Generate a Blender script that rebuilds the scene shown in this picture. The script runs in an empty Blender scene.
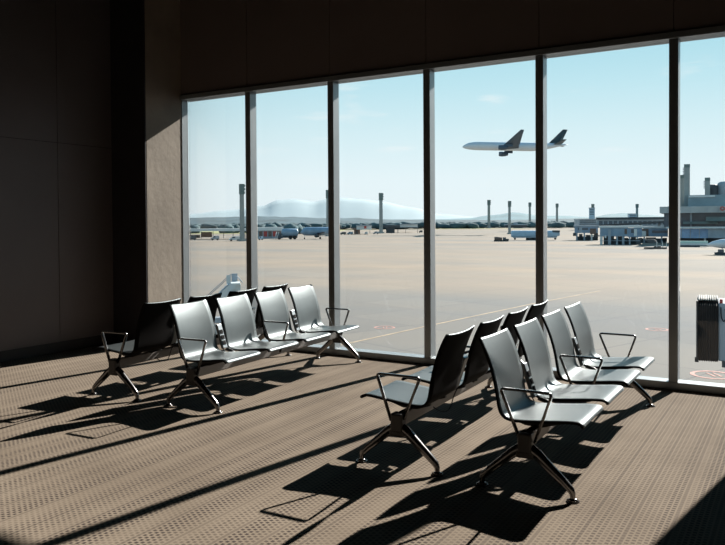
import bpy, bmesh, math, random
from mathutils import Vector, Matrix, noise
random.seed(7)
S = bpy.context.scene
COL = S.collection
PI = math.pi
sin, cos = math.sin, math.cos

# ------------------------------------------------------------------ camera
YAW, PITCH, ROLL = .538417857, .01776702, -.00593018
FPX, CY, CX = 734.236, 236.715, 362.5
CAM = Vector((0, -7.49456, 1.6))
vf = Vector((-sin(YAW)*cos(PITCH), cos(YAW)*cos(PITCH), -sin(PITCH)))
vr0 = Vector((cos(YAW), sin(YAW), 0)); vu0 = vr0.cross(vf)
vr = vr0*cos(ROLL)+vu0*sin(ROLL); vu = -vr0*sin(ROLL)+vu0*cos(ROLL)
cd = bpy.data.cameras.new('camera'); co = bpy.data.objects.new('camera', cd); COL.objects.link(co)
co.matrix_world = Matrix(((vr.x, vu.x, -vf.x, CAM.x), (vr.y, vu.y, -vf.y, CAM.y), (vr.z, vu.z, -vf.z, CAM.z), (0, 0, 0, 1)))
cd.sensor_width = 36; cd.sensor_fit = 'HORIZONTAL'; cd.lens = FPX*36/725
cd.shift_y = (CY-272.5)/725
cd.clip_end = 30000; cd.clip_start = .05
S.camera = co
GZ = -6.0                                   # the apron lies a storey below the lounge
def ray(px, py): return vf + vr*((px-CX)/FPX) - vu*((py-CY)/FPX)
def ap(px, py):                             # point of the apron seen at a photo point
    d = ray(px, py); t = (GZ-CAM.z)/d.z
    return CAM + d*t
def at(px, py, Z): return CAM + ray(px, py)*Z
def depth(py, px=362): return (ap(px, py)-CAM).dot(vf)
def base(px, Z):                            # apron point at a depth
    p = at(px, 222, Z); return Vector((p.x, p.y, GZ))

# ------------------------------------------------------------------ materials
def mat(name, col, rough=.6, metal=0, var=.12, scale=6, bump=0, bscale=60, spec=.5, coat=0, coords='Object'):
    m = bpy.data.materials.new(name); m.use_nodes = True
    nt = m.node_tree; N = nt.nodes; L = nt.links
    b = N['Principled BSDF']
    b.inputs['Roughness'].default_value = rough; b.inputs['Metallic'].default_value = metal
    b.inputs['Specular IOR Level'].default_value = spec
    b.inputs['Coat Weight'].default_value = coat
    tc = N.new('ShaderNodeTexCoord')
    n = N.new('ShaderNodeTexNoise'); n.inputs['Scale'].default_value = scale; n.inputs['Detail'].default_value = 4
    L.new(tc.outputs[coords], n.inputs['Vector'])
    r = N.new('ShaderNodeValToRGB')
    r.color_ramp.elements[0].position = .3; r.color_ramp.elements[1].position = .7
    r.color_ramp.elements[0].color = tuple(c*(1-var) for c in col)+(1,)
    r.color_ramp.elements[1].color = tuple(min(1, c*(1+var)) for c in col)+(1,)
    L.new(n.outputs['Fac'], r.inputs['Fac']); L.new(r.outputs['Color'], b.inputs['Base Color'])
    if bump:
        n2 = N.new('ShaderNodeTexNoise'); n2.inputs['Scale'].default_value = bscale
        L.new(tc.outputs[coords], n2.inputs['Vector'])
        bp = N.new('ShaderNodeBump'); bp.inputs['Strength'].default_value = bump; bp.inputs['Distance'].default_value = .01
        L.new(n2.outputs['Fac'], bp.inputs['Height']); L.new(bp.outputs['Normal'], b.inputs['Normal'])
    return m

def glass_mat(name='window_glass'):
    m = bpy.data.materials.new(name); m.use_nodes = True
    nt = m.node_tree; N = nt.nodes; L = nt.links
    N.remove(N['Principled BSDF'])
    t = N.new('ShaderNodeBsdfTransparent'); t.inputs['Color'].default_value = (.985, .995, 1, 1)
    g = N.new('ShaderNodeBsdfGlossy'); g.inputs['Roughness'].default_value = .01
    f = N.new('ShaderNodeFresnel'); f.inputs['IOR'].default_value = 1.4
    x = N.new('ShaderNodeMixShader')
    L.new(f.outputs[0], x.inputs[0]); L.new(t.outputs[0], x.inputs[1]); L.new(g.outputs[0], x.inputs[2])
    L.new(x.outputs[0], N['Material Output'].inputs['Surface'])
    return m

def math_node(N, L, op, a, b=None, c=None):
    n = N.new('ShaderNodeMath'); n.operation = op
    for i, v in enumerate((a, b, c)):
        if v is None: continue
        if isinstance(v, (int, float)): n.inputs[i].default_value = v
        else: L.new(v, n.inputs[i])
    return n.outputs[0]

def carpet_mat():
    m = bpy.data.materials.new('woven_carpet'); m.use_nodes = True
    nt = m.node_tree; N = nt.nodes; L = nt.links; b = N['Principled BSDF']
    b.inputs['Roughness'].default_value = .95; b.inputs['Specular IOR Level'].default_value = .1
    b.inputs['Sheen Weight'].default_value = .02; b.inputs['Sheen Roughness'].default_value = .5
    tc = N.new('ShaderNodeTexCoord'); sp = N.new('ShaderNodeSeparateXYZ'); L.new(tc.outputs['Object'], sp.inputs[0])
    M = lambda *a: math_node(N, L, *a)
    u = M('DIVIDE', sp.outputs[0], .028); v = M('DIVIDE', sp.outputs[1], .034)
    row = M('FLOOR', u); odd = M('MULTIPLY', M('FLOORED_MODULO', row, 2.0), .5)
    fu = M('FRACT', u); fv = M('FRACT', M('ADD', v, odd))
    du = M('ABSOLUTE', M('SUBTRACT', fu, .5)); dv = M('ABSOLUTE', M('SUBTRACT', fv, .5))
    def smooth(x, lo, hi):
        n = N.new('ShaderNodeMapRange'); n.interpolation_type = 'SMOOTHSTEP'
        L.new(x, n.inputs['Value']); n.inputs['From Min'].default_value = lo; n.inputs['From Max'].default_value = hi
        n.inputs['To Min'].default_value = 1; n.inputs['To Max'].default_value = 0
        return n.outputs[0]
    dash = M('MULTIPLY', smooth(du, .26, .42), smooth(dv, .20, .36))
    # broad bands in which the dark dashes stand out more or less
    n1 = N.new('ShaderNodeTexNoise'); n1.noise_dimensions = '1D'; n1.inputs['Scale'].default_value = 1.0; n1.inputs['Detail'].default_value = 1
    L.new(M('MULTIPLY', row, .21), n1.inputs['W'])
    band = N.new('ShaderNodeMapRange'); L.new(n1.outputs['Fac'], band.inputs['Value'])
    band.inputs['From Min'].default_value = .35; band.inputs['From Max'].default_value = .65
    band.inputs['To Min'].default_value = .35; band.inputs['To Max'].default_value = 1.0
    # a darker woven line every seven rows
    ln = M('LESS_THAN', M('FLOORED_MODULO', row, 7.0), .5)
    ln = M('MULTIPLY', M('MULTIPLY', ln, smooth(du, .18, .42)), .38)
    fac = M('MAXIMUM', M('MULTIPLY', dash, band.outputs[0]), ln)
    n2 = N.new('ShaderNodeTexNoise'); n2.inputs['Scale'].default_value = 1.3; n2.inputs['Detail'].default_value = 5
    L.new(tc.outputs['Object'], n2.inputs['Vector'])
    r = N.new('ShaderNodeValToRGB'); L.new(n2.outputs['Fac'], r.inputs['Fac'])
    r.color_ramp.elements[0].position = .3; r.color_ramp.elements[1].position = .7
    r.color_ramp.elements[0].color = (.205, .160, .118, 1); r.color_ramp.elements[1].color = (.285, .228, .172, 1)
    mx = N.new('ShaderNodeMix'); mx.data_type = 'RGBA'
    L.new(fac, mx.inputs['Factor']); L.new(r.outputs['Color'], mx.inputs['A']); mx.inputs['B'].default_value = (.062, .046, .039, 1)
    n3 = N.new('ShaderNodeTexNoise'); n3.inputs['Scale'].default_value = 120
    L.new(tc.outputs['Object'], n3.inputs['Vector'])
    m2 = N.new('ShaderNodeMix'); m2.data_type = 'RGBA'; m2.blend_type = 'MULTIPLY'; m2.inputs['Factor'].default_value = .35
    L.new(mx.outputs['Result'], m2.inputs['A']); L.new(n3.outputs['Fac'], m2.inputs['B'])
    L.new(m2.outputs['Result'], b.inputs['Base Color'])
    bp = N.new('ShaderNodeBump'); bp.inputs['Strength'].default_value = .3; bp.inputs['Distance'].default_value = .004
    L.new(fac, bp.inputs['Height']); L.new(bp.outputs['Normal'], b.inputs['Normal'])
    return m

def apron_mat():
    m = bpy.data.materials.new('apron_concrete'); m.use_nodes = True
    nt = m.node_tree; N = nt.nodes; L = nt.links; b = N['Principled BSDF']
    b.inputs['Roughness'].default_value = .9; b.inputs['Specular IOR Level'].default_value = .15
    tc = N.new('ShaderNodeTexCoord')
    # slabs: shifted tones and dark joints, turned with the stands
    mp = N.new('ShaderNodeMapping'); mp.inputs['Rotation'].default_value = (0, 0, .35)
    L.new(tc.outputs['Object'], mp.inputs['Vector'])
    br = N.new('ShaderNodeTexBrick'); br.offset = 0; br.inputs['Scale'].default_value = 1
    br.inputs['Brick Width'].default_value = 7.5; br.inputs['Row Height'].default_value = 7.5
    br.inputs['Mortar Size'].default_value = .07; br.inputs['Mortar Smooth'].default_value = .3
    br.inputs['Color1'].default_value = (.288, .245, .192, 1); br.inputs['Color2'].default_value = (.252, .218, .176, 1)
    br.inputs['Mortar'].default_value = (.20, .175, .15, 1)
    L.new(mp.outputs[0], br.inputs['Vector'])
    n = N.new('ShaderNodeTexNoise'); n.inputs['Scale'].default_value = .02; n.inputs['Detail'].default_value = 6
    mp2 = N.new('ShaderNodeMapping'); mp2.inputs['Scale'].default_value = (.35, 1.6, 1); mp2.inputs['Rotation'].default_value = (0, 0, -YAW)
    L.new(tc.outputs['Object'], mp2.inputs['Vector']); L.new(mp2.outputs[0], n.inputs['Vector'])
    r = N.new('ShaderNodeValToRGB'); L.new(n.outputs['Fac'], r.inputs['Fac'])
    r.color_ramp.elements[0].position = .36; r.color_ramp.elements[1].position = .66
    r.color_ramp.elements[0].color = (.80, .86, .93, 1); r.color_ramp.elements[1].color = (1.08, 1.0, .92, 1)
    mx = N.new('ShaderNodeMix'); mx.data_type = 'RGBA'; mx.blend_type = 'MULTIPLY'; mx.inputs['Factor'].default_value = 1
    L.new(br.outputs['Color'], mx.inputs['A']); L.new(r.outputs['Color'], mx.inputs['B'])
    # greyer stand concrete near the terminal, tanner field beyond
    sp = N.new('ShaderNodeSeparateXYZ'); L.new(tc.outputs['Object'], sp.inputs[0])
    n4 = N.new('ShaderNodeTexNoise'); n4.inputs['Scale'].default_value = .03; L.new(tc.outputs['Object'], n4.inputs['Vector'])
    dd = math_node(N, L, 'ADD', math_node(N, L, 'MULTIPLY', sp.outputs[1], .83), math_node(N, L, 'MULTIPLY', sp.outputs[0], -.51))
    dd = math_node(N, L, 'ADD', dd, math_node(N, L, 'MULTIPLY', n4.outputs['Fac'], 40.0))
    zn = N.new('ShaderNodeMapRange'); L.new(dd, zn.inputs['Value']); zn.inputs['From Min'].default_value = 55; zn.inputs['From Max'].default_value = 105
    tint = N.new('ShaderNodeMix'); tint.data_type = 'RGBA'; L.new(zn.outputs[0], tint.inputs['Factor'])
    tint.inputs['A'].default_value = (.66, .74, .86, 1); tint.inputs['B'].default_value = (1, 1, 1.03, 1)
    m3 = N.new('ShaderNodeMix'); m3.data_type = 'RGBA'; m3.blend_type = 'MULTIPLY'; m3.inputs['Factor'].default_value = 1
    L.new(mx.outputs['Result'], m3.inputs['A']); L.new(tint.outputs['Result'], m3.inputs['B'])
    L.new(m3.outputs['Result'], b.inputs['Base Color'])
    return m

M = {}
M['carpet'] = carpet_mat()
M['apron'] = apron_mat()
M['glass'] = glass_mat()
M['panel'] = mat('dark_wall_panel', (.135, .12, .125), .55, 0, .06, 1.2)
M['seam'] = mat('panel_joint', (.012, .010, .010), .8)
M['head_panel'] = mat('brown_wall_panel', (.24, .195, .185), .6, 0, .06, 1.2)
M['pier_shade'] = mat('near_black_pier_shade', (.032, .029, .034), .7)  # shade of the pier front, put into a near-black colour
M['concrete'] = mat('bare_concrete', (.39, .335, .28), .85, 0, .14, 2.2, .25, 14)
M['plinth'] = mat('dark_skirting', (.028, .026, .025), .7)
M['ceil'] = mat('ceiling_paint', (.06, .055, .052), .9)
M['frame'] = mat('anodised_frame', (.34, .37, .39), .38, .45, .05, 3)
M['shell'] = mat('grey_seat_shell', (.105, .121, .126), .45, .85, .06, 3, spec=.5)
M['shell_edge'] = mat('black_seat_edge', (.013, .012, .012), .7, spec=.04)
M['alu'] = mat('polished_aluminium', (.20, .195, .195), .22, 1, .05, 8)
M['beam'] = mat('seat_beam', (.20, .185, .175), .45, .4, .05, 5)
M['hub'] = mat('dark_cast_hub', (.05, .048, .047), .35, .6)
M['black'] = mat('black_plastic', (.015, .015, .016), .5)
M['strip'] = mat('brushed_strip', (.34, .37, .39), .4, .7, .05, 10)

# ------------------------------------------------------------------ mesh helpers
class MB:
    def __init__(s): s.bm = bmesh.new()
    def box(s, c, size, rot=None, taper=None, bev=0):
        x, y, z = (d/2 for d in size); V = []
        for k in (-1, 1):
            tx, ty = (taper if (taper and k > 0) else (1, 1))
            for (i, j) in ((-1, -1), (1, -1), (1, 1), (-1, 1)):
                p = Vector((i*x*tx, j*y*ty, k*z))
                if rot is not None: p = rot @ p
                V.append(s.bm.verts.new(p+Vector(c)))
        F = [s.bm.faces.new([V[i] for i in q]) for q in ((3, 2, 1, 0), (4, 5, 6, 7), (0, 1, 5, 4), (1, 2, 6, 5), (2, 3, 7, 6), (3, 0, 4, 7))]
        if bev:
            es = {e for f in F for e in f.edges}
            bmesh.ops.bevel(s.bm, geom=list(es), offset=bev, segments=2, affect='EDGES', profile=.5)
        return s
    def cyl(s, p0, p1, r0, r1=None, n=16, caps=True):
        r1 = r0 if r1 is None else r1
        p0, p1 = Vector(p0), Vector(p1); d = (p1-p0).normalized()
        a = d.orthogonal().normalized(); b = d.cross(a)
        A = [s.bm.verts.new(p0+(a*cos(t)+b*sin(t))*r0) for t in (2*PI*i/n for i in range(n))]
        B = [s.bm.verts.new(p1+(a*cos(t)+b*sin(t))*r1) for t in (2*PI*i/n for i in range(n))]
        for i in range(n):
            f = s.bm.faces.new((A[i], A[(i+1) % n], B[(i+1) % n], B[i])); f.smooth = True
        if caps: s.bm.faces.new(A[::-1]); s.bm.faces.new(B)
        return s
    def loft(s, rings, closed=True, caps=True, smooth=True):
        R = [[s.bm.verts.new(p) for p in ring] for ring in rings]
        n = len(R[0])
        for a, b in zip(R, R[1:]):
            for i in range(n if closed else n-1):
                f = s.bm.faces.new((a[i], a[(i+1) % n], b[(i+1) % n], b[i])); f.smooth = smooth
        if caps and closed: s.bm.faces.new(R[0][::-1]); s.bm.faces.new(R[-1])
        return s
    def tube(s, pts, w, h, up=Vector((0, 1, 0)), n=10, radii=None):
        """rounded bar along pts; w across 'up', h along it"""
        pts = [Vector(p) for p in pts]; rings = []
        for i, p in enumerate(pts):
            t = ((pts[min(i+1, len(pts)-1)]-pts[max(i-1, 0)])).normalized()
            a = up.cross(t)
            a = a.normalized() if a.length > 1e-4 else t.orthogonal().normalized()
            b = t.cross(a).normalized(); k = radii[i] if radii else 1
            ring = []
            for j in range(n):
                an = 2*PI*j/n; cx, sx = cos(an), sin(an)
                q = 2.6
                cx = math.copysign(abs(cx)**(2/q), cx); sx = math.copysign(abs(sx)**(2/q), sx)
                ring.append(p+a*cx*w/2*k+b*sx*h/2*k)
            rings.append(ring)
        return s.loft(rings)
    def ell(s, c, r, sub=2, rot=None, jit=0, seed=0):
        g = bmesh.ops.create_icosphere(s.bm, subdivisions=sub, radius=1)
        for v in g['verts']:
            p = v.co.copy()
            if jit: p *= 1+jit*noise.noise(p*1.7+Vector((seed*3.1, seed*1.7, seed)))
            p = Vector((p.x*r[0], p.y*r[1], p.z*r[2]))
            if rot is not None: p = rot @ p
            v.co = p+Vector(c)
        for f in {f for v in g['verts'] for f in v.link_faces}: f.smooth = True
        return s
    def prism(s, poly, d0, d1, axis='y'):
        """poly is a list of 2-D points; extruded along axis"""
        def P(a, b, d):
            return {'y': (a, d, b), 'x': (d, a, b), 'z': (a, b, d)}[axis]
        A = [s.bm.verts.new(P(a, b, d0)) for a, b in poly]; B = [s.bm.verts.new(P(a, b, d1)) for a, b in poly]
        n = len(poly)
        for i in range(n): s.bm.faces.new((A[i], A[(i+1) % n], B[(i+1) % n], B[i]))
        s.bm.faces.new(A[::-1]); s.bm.faces.new(B)
        return s
    def build(s, name, m, parent=None, fix=True):
        if fix: bmesh.ops.recalc_face_normals(s.bm, faces=s.bm.faces)
        me = bpy.data.meshes.new(name); s.bm.to_mesh(me); s.bm.free()
        for q in (m if isinstance(m, (list, tuple)) else [m]): me.materials.append(q)
        o = bpy.data.objects.new(name, me); COL.objects.link(o)
        if parent: o.parent = parent
        return o

def tag(o, label=None, cat=None, group=None, kind=None):
    if label: o['label'] = label
    if cat: o['category'] = cat
    if group: o['group'] = group
    if kind: o['kind'] = kind
    return o
def empty(name, loc=(0, 0, 0), rz=0, label=None, cat=None, group=None):
    o = bpy.data.objects.new(name, None); COL.objects.link(o); o.empty_display_size = .2
    o.location = loc; o.rotation_euler = (0, 0, rz)
    return tag(o, label, cat, group)
def struct(o, label=None): return tag(o, label, None, None, 'structure')
def copy_tree(o, parent=None):
    c = o.copy(); COL.objects.link(c)
    if parent: c.parent = parent
    for ch in [k for k in bpy.data.objects if k.parent == o]: copy_tree(ch, c)
    return c

# ------------------------------------------------------------------ the lounge
XL, XR, YB, ZC = -8.05, 4.2, -13.0, 5.2
PX, PR, PD = -7.40, .05, -.64                # concrete piers: inner faces and depth
HZ = 3.33                                     # underside of the window head
X0, SP = -6.22, 1.2948
MX = [X0+i*SP for i in range(6)][:5]          # mullion centres
struct(MB().box(((XL+XR)/2, (YB+.3)/2, -.2), (XR-XL+.6, .3-YB, .4)).build('floor', M['carpet']), 'brown carpet woven in rows of dark dashes')
struct(MB().box(((XL+XR)/2, YB/2, ZC+.15), (XR-XL+.6, -YB+.6, .3)).build('ceiling', M['ceil']))
# left wall: panels over a backing
wl = struct(MB().box((XL-.16, YB/2, ZC/2), (.28, -YB+.6, ZC)).build('wall_left', M['seam']), 'dark panelled side wall')
pb = MB(); ys = [0, -1.5, -3.0, -4.5, -6, -7.5, -9, -10.5, -12, -13]
for a, b in zip(ys, ys[1:]):
    for z0, z1 in ((0, 2.645), (2.645, ZC)):
        pb.box((XL-.01, (a+b)/2, (z0+z1)/2), (.02, abs(a-b)-.008, z1-z0-.008))
pb.build('panel', M['panel'], wl)
struct(MB().box((XL+.006, (YB+PD)/2, .065), (.012, PD-YB, .13)).build('baseboard_left', M['plinth']))
struct(MB().box((XR+.15, YB/2, ZC/2), (.3, -YB+.6, ZC)).build('wall_right', M['panel']))
struct(MB().box(((XL+XR)/2, YB-.15, ZC/2), (XR-XL+.6, .3, ZC)).build('wall_back', M['panel']))
# window wall: panelled head over the glazing, and solid piers at both ends
wf = MB().box(((XL+XR)/2, .17, (HZ+.06+ZC)/2), (XR-XL, .26, ZC-HZ-.06))
wf = struct(wf.build('wall_front', M['seam']), 'brown panelled wall above the windows')
pb = MB(); edges = [XL]+[PX]+MX+[MX[-1]+SP, MX[-1]+2*SP, MX[-1]+3*SP, XR]
for a, b in zip(edges, edges[1:]):
    pb.box(((a+b)/2, .02, (HZ+.07+ZC)/2), (b-a-.007, .04, ZC-HZ-.07))
pb.build('panel', M['head_panel'], wf)
struct(MB().box(((XL+PX)/2, (PD+.13)/2, ZC/2), (PX-XL, .13-PD, ZC), bev=.006).build('wall_pier_left', M['concrete']), 'bare concrete pier in the left corner')
struct(MB().box(((XL+PX)/2, PD-.008, ZC/2), (PX-XL-.004, .016, ZC)).build('wall_pier_shade_sheet', M['pier_shade']), 'near black sheet added as shade on the pier front')  # added thin sheet, its colour stands in for the shade on the concrete
struct(MB().box(((PR+.7)/2, (PD+.3)/2, ZC/2), (.7-PR, .3-PD, ZC), bev=.006).build('wall_pier_right', M['concrete']))
struct(MB().box(((.7+XR)/2, .16, (HZ+.06)/2), (XR-.7, .28, HZ+.06)).build('wall_front_right', M['head_panel']))
struct(MB().box(((XL+XR)/2, .28, GZ/2-.2), (XR-XL+.6, .04, -GZ-.4)).build('wall_lower', M['concrete']))
struct(MB().box(((XL+XR)/2, .65, 3.80), (XR-XL+3, .70, .26)).build('trim_1', M['frame']))       # eave over the glazing outside
struct(MB().box(((PX+PR)/2, .08, HZ+.03), (PR-PX, .22, .06), bev=.004).build('trim_2', M['frame']), 'metal head rail over the panes')
sl = MB().box(((PX+PR)/2, .085, .036), (PR-PX, .17, .072), bev=.006)
struct(sl.build('trim_3', M['frame']), 'long low metal sill under the panes')
PANEY = .135
cent = [PX-.01]+MX+[PR]
for i, (a, b) in enumerate(zip(cent, cent[1:])):
    a2 = a+(.042 if i else .02); b2 = b-(.042 if i < 5 else .0)
    w = struct(MB().box(((a2+b2)/2, PANEY, (.072+HZ)/2), (b2-a2, .012, HZ-.072)).build('window_%d' % (i+1), M['glass']), 'tall clear pane')
for i, x in enumerate(MX):
    f = MB()
    f.box((x, .072, (.072+HZ)/2), (.083, .136, HZ-.072), bev=.005)
    f.box((x-.012, .003, (.072+HZ)/2), (.006, .004, HZ-.072)); f.box((x+.012, .003, (.072+HZ)/2), (.006, .004, HZ-.072))
    struct(f.build('trim_%d' % (i+4), M['frame']), 'upright window mullion')
struct(MB().box((PX+.003, .068, (.072+HZ)/2), (.006, .12, HZ-.072), bev=.004).build('trim_9', M['frame']), 'window jamb against the concrete pier')

# ------------------------------------------------------------------ beam seating
PITCHV, SW, VL = .635, .505, 1.262
SC = [-1.5*PITCHV+k*PITCHV for k in range(4)]
prof = [(.322, .412), (.318, .424), (.308, .434), (.290, .440), (.26, .441), (.20, .436), (.10, .424), (0, .413), (-.08, .407),
        (-.125, .409), (-.155, .420), (-.175, .442), (-.186, .475), (-.195, .53), (-.207, .60), (-.226, .68), (-.252, .76), (-.284, .835), (-.312, .889)]
def smooth_poly(P, k=2):
    for _ in range(k):
        Q = [P[0]]
        for a, b in zip(P, P[1:]):
            Q += [(a[0]*.75+b[0]*.25, a[1]*.75+b[1]*.25), (a[0]*.25+b[0]*.75, a[1]*.25+b[1]*.75)]
        Q.append(P[-1]); P = Q
    return P
prof = smooth_poly(prof, 1)
def shell_mesh(vc):
    """a single bent sheet: pan and back in one, dished across, 14 mm thick; faces carry 0 = face, 1 = rim/back"""
    mb = MB(); bm = mb.bm; n = len(prof); nv = 12
    nor = []
    for i in range(n):
        a, b = prof[max(i-1, 0)], prof[min(i+1, n-1)]
        t = Vector((b[0]-a[0], 0, b[1]-a[1])).normalized(); nor.append(Vector((t.z, 0, -t.x)))   # towards the sitter
        if nor[-1].z < 0 and i < n*.4: nor[-1] = -nor[-1]
    top, bot = [], []
    for i, (u, z) in enumerate(prof):
        f = i/(n-1); ra, rb = [], []
        backf = max(0, min(1, (z-.45)/.25)) if i > n*.4 else 0
        for j in range(nv+1):
            s_ = j/nv*2-1
            half = SW/2
            if i in (0, n-1): half -= .008
            elif i in (1, n-2): half -= .003
            dish = -(1-s_*s_)*(.004+.010*backf)
            sag = -(1-s_*s_)*.004*max(0, (f-.8)/.2)
            p = Vector((u, vc+s_*half, z+sag))+nor[i]*dish
            ra.append(bm.verts.new(p)); rb.append(bm.verts.new(p-nor[i]*.013))
        top.append(ra); bot.append(rb)
    def F(vs, mi):
        f = bm.faces.new(vs); f.material_index = mi; f.smooth = True
    for i in range(n-1):
        for j in range(nv):
            F((top[i][j], top[i][j+1], top[i+1][j+1], top[i+1][j]), 0)
            F((bot[i][j], bot[i+1][j], bot[i+1][j+1], bot[i][j+1]), 1)
        F((top[i][0], top[i+1][0], bot[i+1][0], bot[i][0]), 1); F((top[i][nv], bot[i][nv], bot[i+1][nv], top[i+1][nv]), 1)
    for j in range(nv):
        F((top[0][j], bot[0][j], bot[0][j+1], top[0][j+1]), 0); F((top[-1][j], top[-1][j+1], bot[-1][j+1], bot[-1][j]), 0)
    return mb
def corner(pts, r=.03, n=5):
    pts = [Vector(p) for p in pts]; out = [pts[0]]
    for a, b, c in zip(pts, pts[1:], pts[2:]):
        d0, d1 = (a-b).normalized(), (c-b).normalized()
        p0, p1 = b+d0*r, b+d1*r
        for k in range(n+1):
            t = k/n; out.append(p0*(1-t)**2+b*2*t*(1-t)+p1*t*t)
    return out+[pts[-1]]
def sub_pts(pts, k=4):
    out = []
    for a, b in zip(pts, pts[1:]):
        out += [Vector(a).lerp(Vector(b), i/k) for i in range(k)]
    return out+[Vector(pts[-1])]
def make_row(label):
    root = empty('airport_bench', label=label, cat='bench', group='rows of linked airport seats')
    MB().box((0, 0, .315), (.055, 2*VL-.06, .085), bev=.01).build('beam', M['beam'], root)
    for vc in SC:
        sh = shell_mesh(vc).build('seat_shell', [M['shell'], M['shell_edge']], root, fix=False)
        for dv in (-.13, .13):
            b = MB(); b.prism([(-.15, .385), (-.15, .41), (-.08, .398), (.0, .404), (.12, .416), (.24, .424), (.24, .412), (.05, .355), (-.06, .355)], vc+dv-.014, vc+dv+.014)
            b.build('bracket', M['black'], sh)
    for e in (-1, 1):
        v = e*VL
        h = MB().box((0, v, .300), (.085, .075, .125), bev=.012); h.box((0, v, .235), (.11, .06, .05), bev=.01)
        h.build('hub', M['hub'], root)
        for k in (1, -1):
            pts = [(k*.012, v, .275), (k*.07, v, .238), (k*.15, v, .168), (k*.225, v, .103), (k*.264, v, .066), (k*.274, v, .045), (k*.276, v, .012)]
            rad = [1.25, 1.2, 1.05, .92, .82, .66, .52]
            lg = MB().tube(sub_pts(pts, 3), .052, .048, n=12, radii=[rad[min(i//3, 5)]*(1-(i % 3)/3)+rad[min(i//3+1, 6)]*((i % 3)/3) for i in range(19)]).build('leg', M['alu'], root)
            MB().cyl((k*.276, v, .0), (k*.276, v, .008), .038, .036, 20).cyl((k*.276, v, .008), (k*.276, v, .02), .034, .016, 20).build('foot_glide', M['alu'], lg)
    for v in (-VL, 0, VL):
        loop = corner([(-.042, v, .325), (-.158, v, .606), (.158, v, .606), (.052, v, .305)], .028)
        MB().tube(loop, .017, .030, n=12).build('armrest', M['alu'], root)
        if v == 0: MB().box((0, 0, .372), (.10, .05, .035), bev=.005).build('arm_mount', M['black'], root)
    for vc in (-PITCHV, PITCHV):
        rot = Matrix.Rotation(-.33, 3, 'Y')
        c = Vector((-.185, vc, .535))
        st = MB().box(c, (.028, .066, .235), rot, bev=.006).build('power_strip', M['strip'], root)
        for q in (-.065, -.012, .041):
            p = c+rot @ Vector((.0155, 0, q))
            MB().box(p, (.006, .042, .040), rot, bev=.001).build('socket', M['shell_edge'], st)
        MB().tube(corner([(-.12, vc, .42), (-.05, vc, .40), (0, vc, .35)], .02), .03, .03).build('strip_post', M['black'], root)
        cab = [(-.17, vc, .43), (-.14, vc+.02, .36), (-.125, vc+.03, .29), (-.11, vc+.06, .25), (-.06, vc+.10, .26), (-.02, vc+.13, .30)]
        MB().tube(corner(cab, .03, 4), .008, .008, n=6).build('power_cable', M['black'], root)
    return root
rowR = make_row('grey four-seat bench nearest the camera, seats facing the right edge of the photo')
rowR.location = (-1.392, -2.03, 0); rowR.rotation_euler.z = 0
for nm, loc, rz, lb in (('M', (-2.292, -2.01, 0), PI+.027, 'dark four-seat bench back to back with the nearest bench, its seats turned away left'),
                        ('L', (-4.587, -1.551, 0), .051, 'pale sunlit four-seat bench on the left, seats facing right, beside the window'),
                        ('B', (-5.545, -1.59, 0), PI+.066, 'shadowed four-seat bench nearest the concrete pier, seen from behind the pale bench')):
    r = copy_tree(rowR); r.location = loc; r.rotation_euler.z = rz; r['label'] = lb

# ------------------------------------------------------------------ apron and beyond
#OUT_BEGIN
def K(Z): return Z/FPX
def zrow(py, Z, px=362): return at(px, py, Z).z-GZ          # height above the apron of a photo row at a depth
def Zof(py): return depth(py)
class U:
    """a thing standing on the apron, its x running along the view's right; px()/z() turn photo measures at its depth into metres"""
    def __init__(s, name, label, cat, px0, Z, rz=0, group=None):
        s.Z, s.px0 = Z, px0
        s.phi = math.atan((px0-CX)/FPX); s.R = Z/cos(s.phi)       # y runs straight away from the lounge, x across it
        s.r = empty(name, base(px0, Z), YAW-s.phi+rz, label, cat, group)
    def xd(s, px, d): return (s.R+d)*math.tan(math.atan((px-CX)/FPX)-s.phi)
    def zd(s, py, d, px=None): return max(0, zrow(py, (s.R+d)*cos(s.phi)-(s.xd(px, d) if px else 0)*sin(s.phi), px or s.px0))
    def x(s, px): return s.xd(px, 0)
    def z(s, py): return s.zd(py, 0)
    def b(s, mb, x0, x1, y0, y1, d0, d1, bev=0):             # box from photo extents, d0..d1 metres behind the base line
        pm = (x0+x1)/2; zt, zb = s.zd(y0, d0, pm), s.zd(y1, d0, pm)
        if s.z(y1) < .35 or zb < .3: zb = 0
        xa, xb = s.xd(x0, d0), s.xd(x1, d0)
        return mb.box(((xa+xb)/2, (d0+d1)/2, (zt+zb)/2), (abs(xb-xa), d1-d0, zt-zb), bev=bev)
    def part(s, name, m, *boxes, parent=None):
        mb = MB()
        for q in boxes: s.b(mb, *q)
        return mb.build(name, m, parent or s.r)

M['ac_white'] = mat('white_aircraft_paint', (.55, .62, .68), .4, 0, .05, .3, coat=.3)
M['ac_grey'] = mat('grey_wing_skin', (.05, .085, .125), .55, 0, .08, .3)
M['ac_fin'] = mat('dark_teal_fin', (.05, .085, .105), .4, 0, .08, .3)
M['ac_blue'] = mat('blue_grey_paint', (.20, .30, .40), .45, 0, .15, .4)
M['pale_blue'] = mat('pale_blue_sheet', (.34, .48, .60), .5, 0, .12, .5)
M['o_conc'] = mat('weathered_concrete', (.40, .42, .42), .85, 0, .15, .2)
M['o_tower'] = mat('pylon_concrete', (.26, .29, .29), .85, 0, .12, .25)
M['o_head'] = mat('pylon_head_metal', (.12, .17, .17), .7, 0, .15, .5)
M['o_dark'] = mat('dark_steel', (.045, .055, .065), .6, 0, .2, .6)
M['o_glass'] = mat('dark_glazing', (.05, .08, .11), .15, 0, .2, .4)
M['o_blueglass'] = mat('blue_glazing', (.20, .36, .58), .25, 0, .25, .3)
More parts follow.
